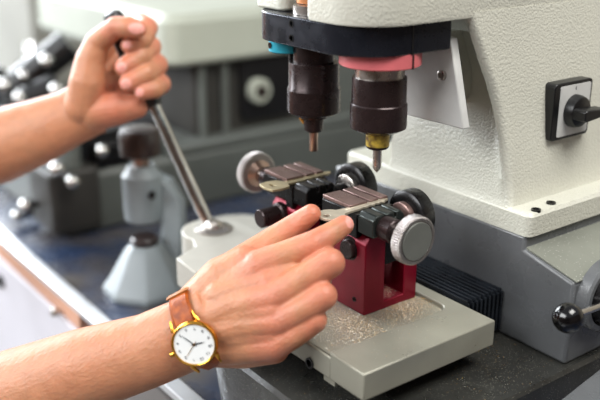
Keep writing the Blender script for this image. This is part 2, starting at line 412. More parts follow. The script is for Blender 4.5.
# black ball lever + round hub on the right side of the body
lv = thing('side_lever', None, None, (.13, .12, .03), parent=mc)
hub = V((.1135, .166, .014))
bm = B(); lathe(bm, hub, (1, 0, 0), [(0, .032), (.010, .032), (.012, .030), (.012, .026), (.008, .025)], 56); obj('hub', bm, 'body', lv)
bm = B(); lathe(bm, hub+V((.008, 0, 0)), (1, 0, 0), [(0, .025), (.003, .024), (.022, .010), (.026, .009)], 40); obj('hub_centre', bm, 'jaw', lv)
ball = V((0.1380,0.0906,0.0231))
bm = B(); cyl(bm, ball, V((.134, .168, .016)), .0030, seg=20); obj('rod', bm, 'chrome', lv)
bm = B(); bmesh.ops.create_uvsphere(bm, u_segments=40, v_segments=24, radius=.0122)
bmesh.ops.translate(bm, vec=ball, verts=bm.verts); obj('ball_knob', bm, 'black_gloss', lv)
# grey side rail at the lower right
bm = B(); prism(bm, [(0.1406,0.0863,-0.0500)[:2], (0.1278,0.1691,-0.0500)[:2], (0.1609,0.1692,-0.0500)[:2], (0.1843,0.0801,-0.0500)[:2]], 'z', -.062, -.05)
obj('side_tray', bm, 'body', mc, .001)

# bellows
bm = B(); pts = []; n = 9; y0, y1 = .082, .131
for i in range(n):
    t = y0 + (y1-y0)*i/n; w = (y1-y0)/n
    pts += [(t, -.0045), (t+w*.18, .0012), (t+w*.5, .0012), (t+w*.7, -.0045)]
pts = pts + [(y1, -.0045), (y1, -.040), (y0, -.040)]
prism(bm, pts, 'x', -.13, .0405)
for i in range(n):
    t = y0 + (y1-y0)*i/n; w = (y1-y0)/n
    prism(bm, [(t+w*.12, -.039), (t+w*.5, -.039), (t+w*.5, -.001), (t+w*.12, -.001)], 'x', .0400, .0428)
obj('bellows', bm, 'bellows', mc)

# carriage plate, open recess at its front left, arm and lever boss
bm = B()
px0, px1, py0, py1 = -.150, .0776, -.067, .078
rx, ry = .037, .064            # recess right and back limits
zt, zr, zb = 0.0, -.0040, -.0235
outer = [(px0, py0), (-.085, py0), (rx-.0, py0), (px1, py0), (px1, py1), (px0, py1)]
bm2 = bm
box(bm, px0+.0006, rx+.002, py0+.0006, ry+.002, zb+.0003, zr)
prism(bm, [(px0, py0), (rx+.001, py0), (rx+.001, py0+.004), (px0, py0+.004)], 'z', zb, zr)
rim = [(rx, py0), (px1, py0), (px1, py1), (px0, py1), (px0, ry)] + \
      [(rx-.010+.010*math.sin(a), ry-.010+.010*math.cos(a)) for a in [PI/2*k/6 for k in range(7)]]
prism(bm, rim, 'z', zb, zt)
plate = obj('carriage_table', bm, 'plate', mc, .0012)
bm = B(); lathe(bm, (0.0118,-0.0670,-0.0206), (0, -1, 0), [(0, .0048), (.0012, .0048), (.0012, .0034), (-.002, .0034)], 28); obj('table_screw', bm, 'jaw', plate)
bm = B(); box(bm, .026, .040, -.064, -.050, -.0300, -.0230); obj('table_foot', bm, 'plate', plate)
bm = B(); box(bm, -.07, .045, -.03, .07, -.0445, -.0236); obj('slide_block', bm, 'base', plate)
# arm casting with boss
arm = [(-.150, .074), (-.150, -.045), (-.1585, -.052), (-.1585, -.073), (-.2005, -.070), (-.214, -.040)]
bc = V((-.2445, .000)); 
arm += [(bc.x+.034*math.cos(a), bc.y+.034*math.sin(a)) for a in [math.radians(d) for d in range(-70, -271, -14)]]
arm += [(-.214, .036), (-.19, .048), (-.170, .066)]
bm = B(); prism(bm, arm, 'z', -.030, -.0008); obj('lever_arm', bm, 'plate_cast', mc, .0015)
bm = B(); lathe(bm, (bc.x, bc.y, -.0445), (0, 0, 1), [(0, .016), (.02, .016)], 32); obj('pivot_post', bm, 'jaw', mc)
lev = thing('lever', None, None, (bc.x, bc.y, 0), parent=mc)
bm = B(); lathe(bm, (bc.x, bc.y, -.001), (0, 0, 1), [(0, .020), (.0018, .020), (.0035, .016), (.0035, .010), (.007, .009), (.010, .006)], 40)
obj('pivot_nut', bm, 'nickel', lev)
L0 = V((-0.2547,0.0019,-0.0031)); L1 = V((-0.3189,-0.0256,0.1281)); L2 = V((-0.3587,-0.0459,0.2168))
bm = B(); tube(bm, [L0, L0.lerp(L1, .25), L0.lerp(L1, .95), L1.lerp(L2, .3)], [.0062, .0066, .0060, .0058], 32); obj('rod', bm, 'chrome', lev)
ga = (L2-L1).normalized()
bm = B(); gl = (L2-L1).length
lathe(bm, L1, ga, [(-.006, .0085), (0, .0105), (gl*.5, .0125), (gl*.92, .0118), (gl*1.0, .0095), (gl*1.03, .005)], 32); obj('grip', bm, 'black', lev)

# ------------------------------------------------------------------ vices
def vice(ox, side):
    r = thing('vice', None, None, (ox-.022, .03, zr), parent=mc)
    X = lambda v: ox+v
    # red U frame, open along x
    bm = B()
    prism(bm, [(0, zr), (.061, zr), (.061, .058), (.057, .0620), (.0455, .0620), (.0455, .0035), (.0225, .0035), (.0225, .0600), (.018, .0665), (.005, .0665), (0, .0600)], 'x', X(-.045), X(0))
    fr = obj('red_frame', bm, 'red', r, .0010)
    bm = B(); lathe(bm, (X(-.013), 0, .007), (0, -1, 0), [(0, .0022), (.0004, .0022), (.0004, .0014), (-.001, .0012)], 16); obj('frame_screw', bm, 'black', fr)
    # black clamp knob on the front
    bm = B(); kl = .0045 if side > 0 else .025
    lathe(bm, (X(-.0205 if side > 0 else -.0300), .001, .0515 if side > 0 else .0540), (0, -1, 0), [(0, .0110), (kl*.2, .0110), (kl*.25, .0088), (kl, .0088), (kl+.001, .0078)], 36); obj('clamp_knob', bm, 'spindle', r)
    # slide block between the uprights
    bm = B(); box(bm, X(-.052), X(-.003), .0228, .0452, .036, .068); box(bm, X(-.054), X(-.001), .0060, .046, .0670, .0720); obj('slide_block', bm, 'jaw', r, .001)
    bm = B(); cyl(bm, (X(-.022), .034, .003), (X(-.022), .034, .037), .006, seg=24); obj('centre_screw', bm, 'jaw', r)
    # slotted jaws: outline in the yz plane, run along x
    def slotted(y0, y1, z0, z1, slots, ch):
        p = [(y0, z0), (y1, z0), (y1, z1-ch), (y1-ch, z1)]
        for s in sorted(slots, reverse=True):
            p += [(s+.0011, z1), (s+.0011, z1-.0055), (s-.0011, z1-.0055), (s-.0011, z1)]
        return p + [(y0+ch, z1), (y0, z1-ch)]
    bm = B(); prism(bm, slotted(0, .044, .069, .0868, (.0215, .0335), .0012), 'x', X(-.059), X(-.0215)); j1 = obj('jaw', bm, 'jaw', r, .0005)
    for a, b in ((.0006, .0200), (.0230, .0320), (.0350, .0432)):
        bm = B(); box(bm, X(-.0588), X(-.0217), a, b, .0866, .0900); obj('jaw_lit_top', bm, 'jaw_brown', j1, .0006)  # brown of the window light on the jaw top, put into the colour
    bm = B(); pr = slotted(.0, .0345, .0695, .0885, (.0135, .0245), .004)
    prism(bm, pr, 'x', X(-.0115), X(.0085)); obj('jaw', bm, 'jaw_green' if side > 0 else 'jaw', r, .0014)
    bm = B(); box(bm, X(-.0217), X(-.0113), -.001, .040, .064, .0855); obj('key_rest', bm, 'jaw', r, .0006)
    # screw, sleeve and knurled silver knob
    yk, zk = .0135, .0765
    if side > 0: a, d = X(.0083), 1
    else: a, d = X(-.0588), -1
    bm = B(); lathe(bm, (a, yk, zk), (d, 0, 0), [(0, .0105), (.0125, .0105), (.0135, .0095)], 40); obj('sleeve', bm, 'spindle', r)
    bm = B(); lathe(bm, (a+d*.0125, yk, zk), (d, 0, 0), [(0, .0068), (.018, .0068)], 32); obj('screw', bm, 'chrome', r)
    kx = a+d*.0265
    n = 120
    bm = B(); lathe(bm, (kx, yk, zk), (d, 0, 0), [(0, .0100), (.0010, .0190), (.0022, .0205), (.0098, .0205), (.0112, .0195), (.0112, .0172), (.0104, .0170)], n, wob=lambda i: 1.0 if i % 2 else .972)
    k = obj('silver_knob', bm, 'knurl', r, 0, 20)
    bm = B(); lathe(bm, (kx+d*.0100, yk, zk), (d, 0, 0), [(0, .0160), (.0014, .0160), (.0018, .0156)], 64); obj('knob_face', bm, 'face', k)
    bm = B(); lathe(bm, (kx-d*.0050, yk, zk), (d, 0, 0), [(0, .0080), (.0050, .0135), (.0062, .0135)], 48); obj('knob_hub', bm, 'pin', k)
    # dark knob behind
    bx, by, bz = X(-.0095), .052, .0725
    if side < 0: bx, bz = X(.006), .0785
    bm = B(); lathe(bm, (bx, by, bz), (0, 1, 0), [(0, .0165), (.0004, .0205), (.002, .0225), (.015, .0225), (.0165, .021)], 72, wob=lambda i: 1.0 if i % 2 else .99)
    k = obj('dark_knob', bm, 'jaw', r, 0, 50)
    bm = B(); lathe(bm, (bx, by-.0055, bz), (0, 1, 0), [(0, .012), (.001, .0135), (.006, .0135)], 48); obj('knob_boss', bm, 'nickel' if side < 0 else 'jaw_brown', k)
    bm = B(); cyl(bm, (bx, .030, bz), (bx, by-.005, bz), .006, seg=24); obj('shaft', bm, 'jaw', k)
    return r
vice(0.0, 1)
vice(-.090, -1)

# ------------------------------------------------------------------ keys
def key(name, label, loc, rz, square, m):
    """flat key: bow around the origin, blade along +y"""
    bm = B(); n = 40
    if square:
        out = [(.0035, .0105), (.0105, .0075), (.0125, -.002), (.0105, -.0115), (.0, -.0135), (-.0105, -.0115), (-.0125, -.002), (-.0105, .0075), (-.0035, .0105)]
    else:
        out = [(.0122*math.cos(a), .0112*math.sin(a)*1.0) for a in [math.radians(62 - k*(304/22)) for k in range(23)]]
    blade = [(-.0045, .018), (-.0042, .060), (-.0020, .064), (.0005, .0635)]
    x = .0030; y = .060
    teeth = [(.0012, .060), (.0035, .057), (.0020, .054), (.0030, .051), (.0016, .048), (.0036, .045), (.0022, .041), (.0038, .037), (.0026, .033), (.0042, .029), (.0042, .018)]
    outline = out + blade + teeth
    if square: hole = [(-.004, -.006), (.004, -.006), (.004, -.002), (-.004, -.002)]
    else: hole = [(.0030*math.cos(2*PI*k/20), -.005+.0030*math.sin(2*PI*k/20)) for k in range(20)]
    def loop(pts):
        vs = [bm.verts.new((a, b, 0)) for a, b in pts]
        return [bm.edges.new((vs[i], vs[(i+1) % len(vs)])) for i in range(len(vs))]
    e = loop(outline) + loop(hole)
    r = bmesh.ops.triangle_fill(bm, use_beauty=True, use_dissolve=False, edges=e)
    fs = [f for f in bm.faces]
    ex = bmesh.ops.extrude_face_region(bm, geom=fs)
    bmesh.ops.translate(bm, vec=(0, 0, .0022), verts=[v for v in ex['geom'] if isinstance(v, bmesh.types.BMVert)])
    # raised rib along the blade
    box(bm, -.0016, -.0004, .016, .060, .0020, .0026)
    o = obj(name, bm, m, None, .0003); o.location = loc; o.rotation_euler = (0, 0, rz)
    return o
tag(key('key', 'round-headed nickel key pinched by finger and thumb in the nearer vice', (-.0195, -.0215, .0858), .02, False, 'key_steel'), '', 'key', 'keys in the vices')['label'] = 'round-headed key pinched between finger and thumb in the nearer vice'
tag(key('key', '', (-.1095, -.0130, .0858), .0, True, 'key_brass'), 'square-headed key clamped in the farther vice, untouched by the hand', 'key', 'keys in the vices')

# ------------------------------------------------------------------ swarf
def swarf(name, spots, mats, label):
    bm = B(); rnd = random.Random(3)
    for (cx, cy, sx, sy, n, h, zz, mi, lim) in spots:
        for _ in range(n):
            x, y = rnd.gauss(cx, sx), rnd.gauss(cy, sy)
            if not (lim[0] < x < lim[1] and lim[2] < y < lim[3]): continue
            d = math.exp(-((x-cx)/sx)**2/2-((y-cy)/sy)**2/2)
            z = zz + rnd.random()*h*d + .0002
            s = rnd.uniform(.0002, .00055)
            a = rnd.uniform(0, PI); t = rnd.uniform(-.6, .6)
            ux, uy = math.cos(a)*s, math.sin(a)*s
            k = rnd.uniform(.3, .8)
            p = [V((x, y, z)), V((x+ux, y+uy, z+s*t*.5)), V((x+ux-uy*k, y+uy+ux*k, z+s*.35)), V((x-uy*k, y+ux*k, z+s*.1))]
            vs = [bm.verts.new(q) for q in p]
            top = bm.verts.new((p[0]+p[2])/2+V((0, 0, s*.35)))
            for i in range(4):
                f = bm.faces.new((vs[i], vs[(i+1) % 4], top)); f.material_index = 1 if rnd.random() < mi else 0
            f = bm.faces.new(vs[::-1]); f.material_index = 0
    me = bpy.data.meshes.new(name); bm.to_mesh(me); bm.free()
    for m in mats: me.materials.append(M[m])
    o = bpy.data.objects.new(name, me); COL.objects.link(o)
    o['kind'] = 'stuff'; o['label'] = label; o['category'] = 'metal shavings'
    return o
pl = (-.14, .036, -.066, .063)
swarf('metal_shavings', [
    (.014, .035, .009, .020, 4200, .007, zr, .6, (.0012, .036, -.06, .063)),
    (.004, -.016, .024, .011, 4200, .0035, zr, .55, (-.06, .036, -.066, -.0012)),
    (.000, -.035, .026, .016, 2600, .001, zr, .5, (-.075, .036, -.066, -.0012)),
    (-.022, .034, .012, .006, 800, .002, .0035, .3, (-.044, -.001, .023, .045)),
    (.034, .000, .030, .030, 260, .0003, 0.0, .6, (.0385, .076, -.065, .077)),
], ['chips', 'chips_gold'], 'silver and brass swarf heaped on the carriage table around the nearer red vice')
swarf('metal_shavings', [
    (.060, .080, .035, .04, 1300, .0006, -.0445, .35, (.02, .115, -.02, .128)),
    (.02, -.05, .06, .03, 350, .0004, -.0445, .35, (-.09, .115, -.085, .12)),
], ['chips_dull', 'chips_gold'], 'sparse metal dust scattered over the dark machine base below the table')

# ------------------------------------------------------------------ person: two bare forearms and hands
def capsule(bm, p0, r0, p1, r1, seg=20):
    p0, p1 = V(p0), V(p1); d = p1-p0; L = d.length
    if L < 1e-6: return
    prof = []
    for k in range(7): a = PI/2*(1-k/6); prof.append((-r0*math.sin(a), max(r0*math.cos(a), 1e-5)))
    for k in range(7): a = PI/2*k/6; prof.append((L+r1*math.sin(a), max(r1*math.cos(a), 1e-5)))
    lathe(bm, p0, d, prof, seg)
def chain(bm, pts):
    for (a, ra), (b, rb) in zip(pts, pts[1:]): capsule(bm, a, ra, b, rb)
def elloft(bm, secs, flat_dir):
    """secs: (centre, half width, half thickness); flat_dir = direction of the thickness"""
    C = [V(s[0]) for s in secs]; rings = []
    for i, (c, a, b) in enumerate(secs):
        d = (C[min(i+1, len(C)-1)]-C[max(i-1, 0)]).normalized()
        n = V(flat_dir); n = (n-d*n.dot(d)).normalized(); w = d.cross(n)
        rings.append([V(c)+w*a*math.cos(t)+n*b*math.sin(t) for t in [2*PI*k/40 for k in range(40)]])
    loft(bm, rings)

FW = V((-.7538, .5660, -.3337))            # direction the hands' backs are seen along
bm = B()
# right arm (nearer)
elloft(bm, [((-0.2955,-0.3992,-0.1387), .046, .043), ((-0.2329,-0.3332,-0.1083), .047, .043), ((-0.1662,-0.2634,-0.0716), .0405, .038), ((-0.1107,-0.2031,-0.0348), .0345, .030),
            ((-0.0759,-0.1646,-0.0152), .0305, .0245), ((-0.0552,-0.1383,0.0007), .0300, .0215), ((-0.0433,-0.1205,0.0128), .0305, .021)], FW)
R = {
 'mi': [((-0.0583,-0.1303,0.0124), .018), ((-0.0439,-0.1060,0.0360), .0165), ((-0.0281,-0.0881,0.0545), .0135)],
 'mm': [((-0.0534,-0.1334,0.0081), .020), ((-0.0315,-0.1095,0.0259), .0175), ((-0.0051,-0.0899,0.0383), .0135)],
 'mr': [((-0.0503,-0.1337,0.0005), .020), ((-0.0255,-0.1110,0.0128), .0170), ((0.0045,-0.0902,0.0223), .0128)],
 'mp': [((-0.0478,-0.1318,-0.0081), .018), ((-0.0257,-0.1113,-0.0052), .0165), ((0.0011,-0.0948,0.0012), .0130)],
 'hy': [((-0.0510,-0.1244,-0.0121), .019), ((-0.0297,-0.1041,-0.0140), .0160), ((-0.0075,-0.0888,-0.0082), .0130)],
 'pa': [((-0.0544,-0.1149,0.0056), .018), ((-0.0282,-0.0860,0.0074), .016), ((-0.0123,-0.0813,0.0035), .014)],
 'pb': [((-0.0566,-0.1132,0.0133), .018), ((-0.0392,-0.0879,0.0290), .016), ((-0.0183,-0.0787,0.0273), .014)],
 'index': [((-0.0285,-0.0878,0.0560), .0135), ((-0.0157,-0.0704,0.0654), .0118), ((-0.0032,-0.0520,0.0745), .0110), ((-0.0027,-0.0341,0.0797), .0094), ((-0.0036,-0.0209,0.0832), .0082)],
 'middle': [((-0.0051,-0.0899,0.0383), .0135), ((0.0082,-0.0705,0.0533), .0122), ((0.0178,-0.0524,0.0655), .0120), ((0.0040,-0.0392,0.0589), .0100), ((-0.0112,-0.0456,0.0526), .0084)],
 'ring': [((0.0045,-0.0902,0.0223), .0128), ((0.0171,-0.0772,0.0338), .0118), ((0.0249,-0.0647,0.0435), .0114), ((0.0105,-0.0533,0.0355), .0096), ((-0.0025,-0.0583,0.0292), .0082)],
 'little': [((0.0011,-0.0948,0.0012), .0130), ((0.0135,-0.0843,0.0120), .0112), ((0.0228,-0.0718,0.0241), .0104), ((0.0097,-0.0646,0.0182), .0088), ((-0.0002,-0.0681,0.0135), .0074)],
 'thumb': [((-0.0637,-0.1182,0.0211), .018), ((-0.0560,-0.0902,0.0451), .0165), ((-0.0477,-0.0655,0.0622), .0128), ((-0.0370,-0.0456,0.0778), .0104), ((-0.0280,-0.0359,0.0889), .0084)],
 'g1': [((-0.0157,-0.0881,0.0476), .0115), ((-0.0086,-0.0717,0.0562), .0085)],
 'f1': [((-0.0433,-0.1142,0.0297), .017), ((-0.0197,-0.0912,0.0453), .0122)],
 'f2': [((-0.0352,-0.1159,0.0174), .017), ((-0.0022,-0.0921,0.0297), .0124)],
 'f3': [((-0.0319,-0.1166,0.0029), .017), ((-0.0011,-0.0950,0.0118), .0120)],
 'top': [((-0.0632,-0.1272,0.0167), .020), ((-0.0554,-0.1062,0.0407), .018), ((-0.0433,-0.0904,0.0550), .014)],
 'web': [((-0.0540,-0.1044,0.0344), .016), ((-0.0406,-0.0805,0.0568), .010)],
}
for k, c in R.items(): chain(bm, c)
# left arm (farther), fist closed round the lever's grip
elloft(bm, [((-0.5654,-0.3199,0.0212), .047, .043), ((-0.4957,-0.2370,0.0490), .045, .041), ((-0.4276,-0.1569,0.0762), .0405, .036), ((-0.3981,-0.1214,0.0937), .035, .029),
            ((-0.3757,-0.0929,0.1094), .0300, .0235), ((-0.3641,-0.0741,0.1210), .031, .021)], FW)
Lh = {
 'mi': [((-0.3825,-0.0771,0.1246), .017), ((-0.3942,-0.0531,0.1529), .016), ((-0.3923,-0.0276,0.1858), .0125)],
 'mm': [((-0.3788,-0.0745,0.1205), .018), ((-0.3860,-0.0483,0.1425), .016), ((-0.3835,-0.0236,0.1667), .0125)],
 'mr': [((-0.3737,-0.0702,0.1165), .018), ((-0.3754,-0.0447,0.1304), .016), ((-0.3708,-0.0217,0.1473), .0125)],
 'mp': [((-0.3666,-0.0692,0.1110), .018), ((-0.3629,-0.0420,0.1189), .015), ((-0.3560,-0.0206,0.1307), .0120)],
 'index': [((-0.3923,-0.0276,0.1858), 0.0138), ((-0.3713,-0.0079,0.2017), 0.0121), ((-0.3428,-0.0143,0.2013), 0.0119), ((-0.3249,-0.0311,0.1925), 0.0108), ((-0.3255,-0.0448,0.1886), 0.0088)],
 'middle': [((-0.3835,-0.0236,0.1667), 0.0138), ((-0.3637,-0.0072,0.1798), 0.0127), ((-0.3400,-0.0135,0.1814), 0.0123), ((-0.3236,-0.0341,0.1753), 0.0116), ((-0.3226,-0.0535,0.1672), 0.0097)],
 'ring': [((-0.3708,-0.0217,0.1473), 0.0138), ((-0.3539,-0.0051,0.1612), 0.0127), ((-0.3304,-0.0114,0.1633), 0.0121), ((-0.3151,-0.0327,0.1586), 0.0114), ((-0.3157,-0.0535,0.1516), 0.0095)],
 'little': [((-0.3560,-0.0206,0.1307), 0.0132), ((-0.3430,-0.0060,0.1410), 0.0110), ((-0.3224,-0.0120,0.1441), 0.0108), ((-0.3088,-0.0265,0.1429), 0.0099), ((-0.3090,-0.0416,0.1417), 0.0084)],
 'thenar': [((-0.3581,-0.0857,0.1238), .020), ((-0.3529,-0.0812,0.1499), .0195), ((-0.3535,-0.0769,0.1704), .0160), ((-0.3506,-0.0687,0.1897), .0130), ((-0.3302,-0.0557,0.2074), .0110), ((-0.3172,-0.0486,0.2083), .0108), ((-0.3088,-0.0418,0.2067), .0092)],
 'heel': [((-0.3515,-0.0756,0.1171), .020), ((-0.3359,-0.0573,0.1218), .0180), ((-0.3250,-0.0416,0.1238), .0135)],
 'palm': [((-0.3662,-0.0740,0.1381), .018), ((-0.3682,-0.0566,0.1421), .014), ((-0.3532,-0.0479,0.1348), .014)],
}
for k, c in Lh.items(): chain(bm, c)
bmesh.ops.recalc_face_normals(bm, faces=bm.faces)
me = bpy.data.meshes.new('person_rough'); bm.to_mesh(me); bm.free()
tmp = bpy.data.objects.new('person_rough', me); COL.objects.link(tmp)
rm = tmp.modifiers.new('r', 'REMESH'); rm.mode = 'VOXEL'; rm.voxel_size = .0011
sm = tmp.modifiers.new('s', 'SMOOTH'); sm.factor = .5; sm.iterations = 7
dg = bpy.context.evaluated_depsgraph_get(); dg.update()
pm = bpy.data.meshes.new_from_object(tmp.evaluated_get(dg)); pm.name = 'person'
bpy.data.objects.remove(tmp)
person = bpy.data.objects.new('person', pm); COL.objects.link(person)
for p in pm.polygons: p.use_smooth = True
pm.materials.clear(); pm.materials.append(M['skin'])
# local colour: pale inner arm, pinker knuckles and fingertips, nails
att = pm.color_attributes.new('tone', 'FLOAT_COLOR', 'POINT')
lin = lambda c: V(srgb(c)[:3])
SK, PK, NL = lin((190,133,100)), lin((202,120,98)), lin((230,164,152))
UP = V((-.2669, .2004, .9427)); RT = V((.6004, .7997, 0))
pink = []
for c, idx in ((R['index'], (0, 2, 4)), (R['middle'], (0, 2, 4)), (R['ring'], (0, 2, 4)), (R['little'], (0, 2, 4)), (R['thumb'], (3, 4)),
               (Lh['index'], (2, 4)), (Lh['middle'], (2, 4)), (Lh['ring'], (2, 4)), (Lh['little'], (2, 4)), (Lh['thenar'], (4, 6)), (Lh['heel'], (1, 2))):
    for i in idx: pink.append((V(c[i][0]), c[i][1]*1.9))
nails = [(V((0.0022,-0.0191,0.0881)), RT, .0042, .0062), 
         (V((-0.3020,-0.0473,0.2090)), RT, .0085, .0062), (V((-0.3203,-0.0495,0.1897)), RT, .0055, .0045),
         (V((-0.3162,-0.0598,0.1689)), RT, .0062, .0060), (V((-0.3075,-0.0607,0.1538)), RT, .0062, .0060), (V((-0.3037,-0.0476,0.1435)), RT, .0052, .0050)]
cols = []
import mathutils
for v in pm.vertices:
    c = SK.copy(); f = 0
    for p, r in pink:
        d = (v.co-p).length
        if d < r: f = max(f, (1-(d/r)**2)*.75)
    c = c.lerp(PK, f)
    for p, ax, a, b in nails:
        d = v.co-p; x = d.dot(RT)/a; y = d.dot(UP)/b
        q = x*x+y*y
        if q < 1 and d.length < .013 : c = c.lerp(NL, min(1, (1-q)*4))
    cols += [c.x, c.y, c.z, 1]
att.data.foreach_set('color', cols)
tag(person, 'person reaching in with bare forearms, one fist on the lever, other hand pinching a key', 'person')

# ------------------------------------------------------------------ wristwatch on the nearer arm
wc = V((-0.0509,-0.1327,0.0049)); wa = (V((-0.0433,-0.1205,0.0128))-V((-0.0708,-0.1580,-0.0124))).normalized()
nb = (-FW); nb = (nb-wa*nb.dot(wa)).normalized(); wd = wa.cross(nb)      # wd: across the wrist
if wd.dot(UP) > 0: wd = -wd                                              # wd points to the lower side
watch = thing('wristwatch', 'round gold wristwatch with white dial and tan leather strap on the nearer wrist', 'watch', wc)
def strap(a, b, t, w0, w1, ths, name, m, parent):
    bm = B(); rings = []
    for k, th in enumerate(ths):
        n = V(wd)*math.sin(th)/a + V(nb)*math.cos(th)/b; n.normalize()
        c = wc + wd*a*math.sin(th) + nb*b*math.cos(th)
        u = k/(len(ths)-1); w = (w0+(w1-w0)*min(1, u*2))/2
        prof = [(-w, 0), (-w, t*.55), (-w*.86, t*.72), (-w*.80, t), (w*.80, t), (w*.86, t*.72), (w, t*.55), (w, 0)]
        rings.append([c + wa*p + n*q for p, q in prof])
    loft(bm, rings); return obj(name, bm, m, parent, 0, 40)
SA, SB = .0312, .0233
cen = .22                                                 # where the case sits on the ellipse (towards the lower side)
up_ths = [cen-.42-k*(2.9/44) for k in range(45)]
lo_ths = [cen+.42+k*(2.6/40) for k in range(41)]
strap(SA, SB, .0026, .0185, .0165, up_ths, 'strap', 'leather', watch)
strap(SA, SB, .0026, .0185, .0160, lo_ths, 'strap', 'leather', watch)
# strap keeper loop on the upper side
kt = [-1.22-k*.02 for k in range(9)]
strap(SA+.0026, SB+.0026, .0014, .0200, .0200, kt, 'strap_keeper', 'leather_edge', watch)
nrm = (wd*math.sin(cen)/SA + nb*math.cos(cen)/SB).normalized()
nrm = (nrm*.75 + nb*.35 ).normalized()
cc = wc + wd*SA*math.sin(cen) + nb*SB*math.cos(cen)
d12 = (wd - nrm*wd.dot(nrm)).normalized()                  # twelve points down across the wrist
d3 = nrm.cross(d12); 
if d3.dot(wa) > 0: d3 = -d3                                # three (the crown) points to the elbow
RW = .0186
bm = B(); lathe(bm, cc-nrm*.0012, nrm, [(0, RW*.90), (.002, RW), (.0050, RW), (.0064, RW*.955), (.0068, RW*.90), (.0064, RW*.865), (.0055, RW*.86)], 72)
case = obj('case', bm, 'gold', watch)
for s in (-1, 1):
    for e in (-1, 1):
        bm = B()
        a = cc + d12*s*RW*.80 + d3*e*.0112 + nrm*.0012
        b = cc + d12*s*RW*1.24 + d3*e*.0100 - nrm*.0022
        tube(bm, [a, a.lerp(b, .5)+nrm*.0010, b], [.0019, .0015, .0011], 12); obj('lug', bm, 'gold', case)
bm = B(); lathe(bm, cc+d3*RW*.97+nrm*.0022, d3, [(0, .0020), (.0035, .0022), (.0040, .0016)], 24); obj('crown', bm, 'gold', case)
bm = B(); lathe(bm, cc+nrm*.0040, nrm, [(0, RW*.87), (.0006, RW*.87)], 64); dial = obj('dial', bm, 'dial', watch)
dz = .0048
def hand(ang, L, w, m, name, tail=.002):
    u = d12*math.cos(ang)+d3*math.sin(ang); v = nrm.cross(u)
    bm = B(); c = cc+nrm*dz
    vs = [c-u*tail-v*w, c-u*tail+v*w, c+u*L*.6+v*w, c+u*L, c+u*L*.6-v*w]
    loft(bm, [[p for p in vs], [p+nrm*.0003 for p in vs]]); obj(name, bm, m, watch)
hand(math.radians(283), .0085, .00045, 'ink', 'hour_hand')
hand(math.radians(153), .0120, .00035, 'ink', 'minute_hand')
hand(math.radians(59), .0125, .0002, 'gold', 'second_hand', .003)
bm = B(); lathe(bm, cc+nrm*dz, nrm, [(0, .0009), (.0006, .0009)], 16); obj('hand_hub', bm, 'gold', watch)
for h in range(1, 13):
    a = 2*PI*h/12; u = d12*math.cos(a)+d3*math.sin(a)
    cu = bpy.data.curves.new('numeral', 'FONT'); cu.body = str(h); cu.size = .0034; cu.align_x = 'CENTER'; cu.align_y = 'CENTER'; cu.extrude = .00008
    to = bpy.data.objects.new('numeral', cu); COL.objects.link(to)
    dg = bpy.context.evaluated_depsgraph_get()
    nm = bpy.data.meshes.new_from_object(to.evaluated_get(dg)); bpy.data.objects.remove(to)
    yv = d12; xv = d12.cross(nrm)
    Mx = Matrix(((xv.x, yv.x, nrm.x, 0), (xv.y, yv.y, nrm.y, 0), (xv.z, yv.z, nrm.z, 0), (0, 0, 0, 1)))
    nm.transform(Matrix.Translation(cc+u*RW*.69+nrm*(dz-.00005)-wloc(dial)) @ Mx)
    nm.materials.clear(); nm.materials.append(M['ink'])
    no = bpy.data.objects.new('numeral', nm); COL.objects.link(no); no.parent = dial

# ------------------------------------------------------------------ small bench press behind (pale grey, black knob)
px, py = -.385, -.012
pr = thing('bench_press', 'small pale grey cast bench press with dark round knob behind the lever', 'press', (px, py, BZ))
bm = B()
def ngon(r, n, z, cx=px, cy=py, ph=.3): return [V((cx+r*math.cos(2*PI*k/n+ph), cy+r*math.sin(2*PI*k/n+ph), z)) for k in range(n)]
loft(bm, [ngon(.054, 8, BZ), ngon(.054, 8, BZ+.008), ngon(.047, 8, BZ+.016), ngon(.026, 8, BZ+.052), ngon(.019, 8, BZ+.060)])
obj('base', bm, 'press', pr, .002)
bm = B(); lathe(bm, (px, py, BZ+.060), (0, 0, 1), [(0, .0165), (.006, .0170), (.009, .014)], 32); obj('anvil_cap', bm, 'brown_knob', pr)
# C-shaped column, swept behind the base and over it
bm = B()
P0 = V((-0.3300,-0.0057,-0.1056)); 
arc = [(-0.3780,0.0163,-0.1166), (-0.3862,0.0239,-0.0852), (-0.3946,0.0333,-0.0503), (-0.4026,0.0378,-0.0246), (-0.4117,0.0313,-0.0062), (-0.4234,0.0159,0.0002)]
rings = []
for i, p in enumerate(arc):
    p = V(p); q = [V(a) for a in arc]
    d = (q[min(i+1, 5)]-q[max(i-1, 0)]).normalized(); x = V((.8, -.6, 0)); x = (x-d*x.dot(d)).normalized(); y = d.cross(x)
    rings.append([p+x*a*.016+y*b*.0145 for a, b in ((-1, -.7), (-.7, -1), (.7, -1), (1, -.7), (1, .7), (.7, 1), (-.7, 1), (-1, .7))])
loft(bm, rings); obj('column', bm, 'press', pr, .001)
hc = V((-0.4152,0.0043,-0.0081))
bm = B(); lathe(bm, hc-V((0, 0, .034)), (0, 0, 1), [(0, .021), (.003, .024), (.058, .024), (.062, .020), (.070, .016)], 40); hd = obj('head', bm, 'press', pr)
bm = B(); lathe(bm, V((-0.3865,0.0018,-0.0022)), (.8, -.6, 0), [(-.004, .0042), (.003, .0042)], 20); obj('set_screw', bm, 'jaw', hd)
bm = B(); lathe(bm, hc+V((0, 0, .034)), (0, 0, 1), [(0, .0095), (.018, .0095)], 24); obj('stem', bm, 'pin', pr)
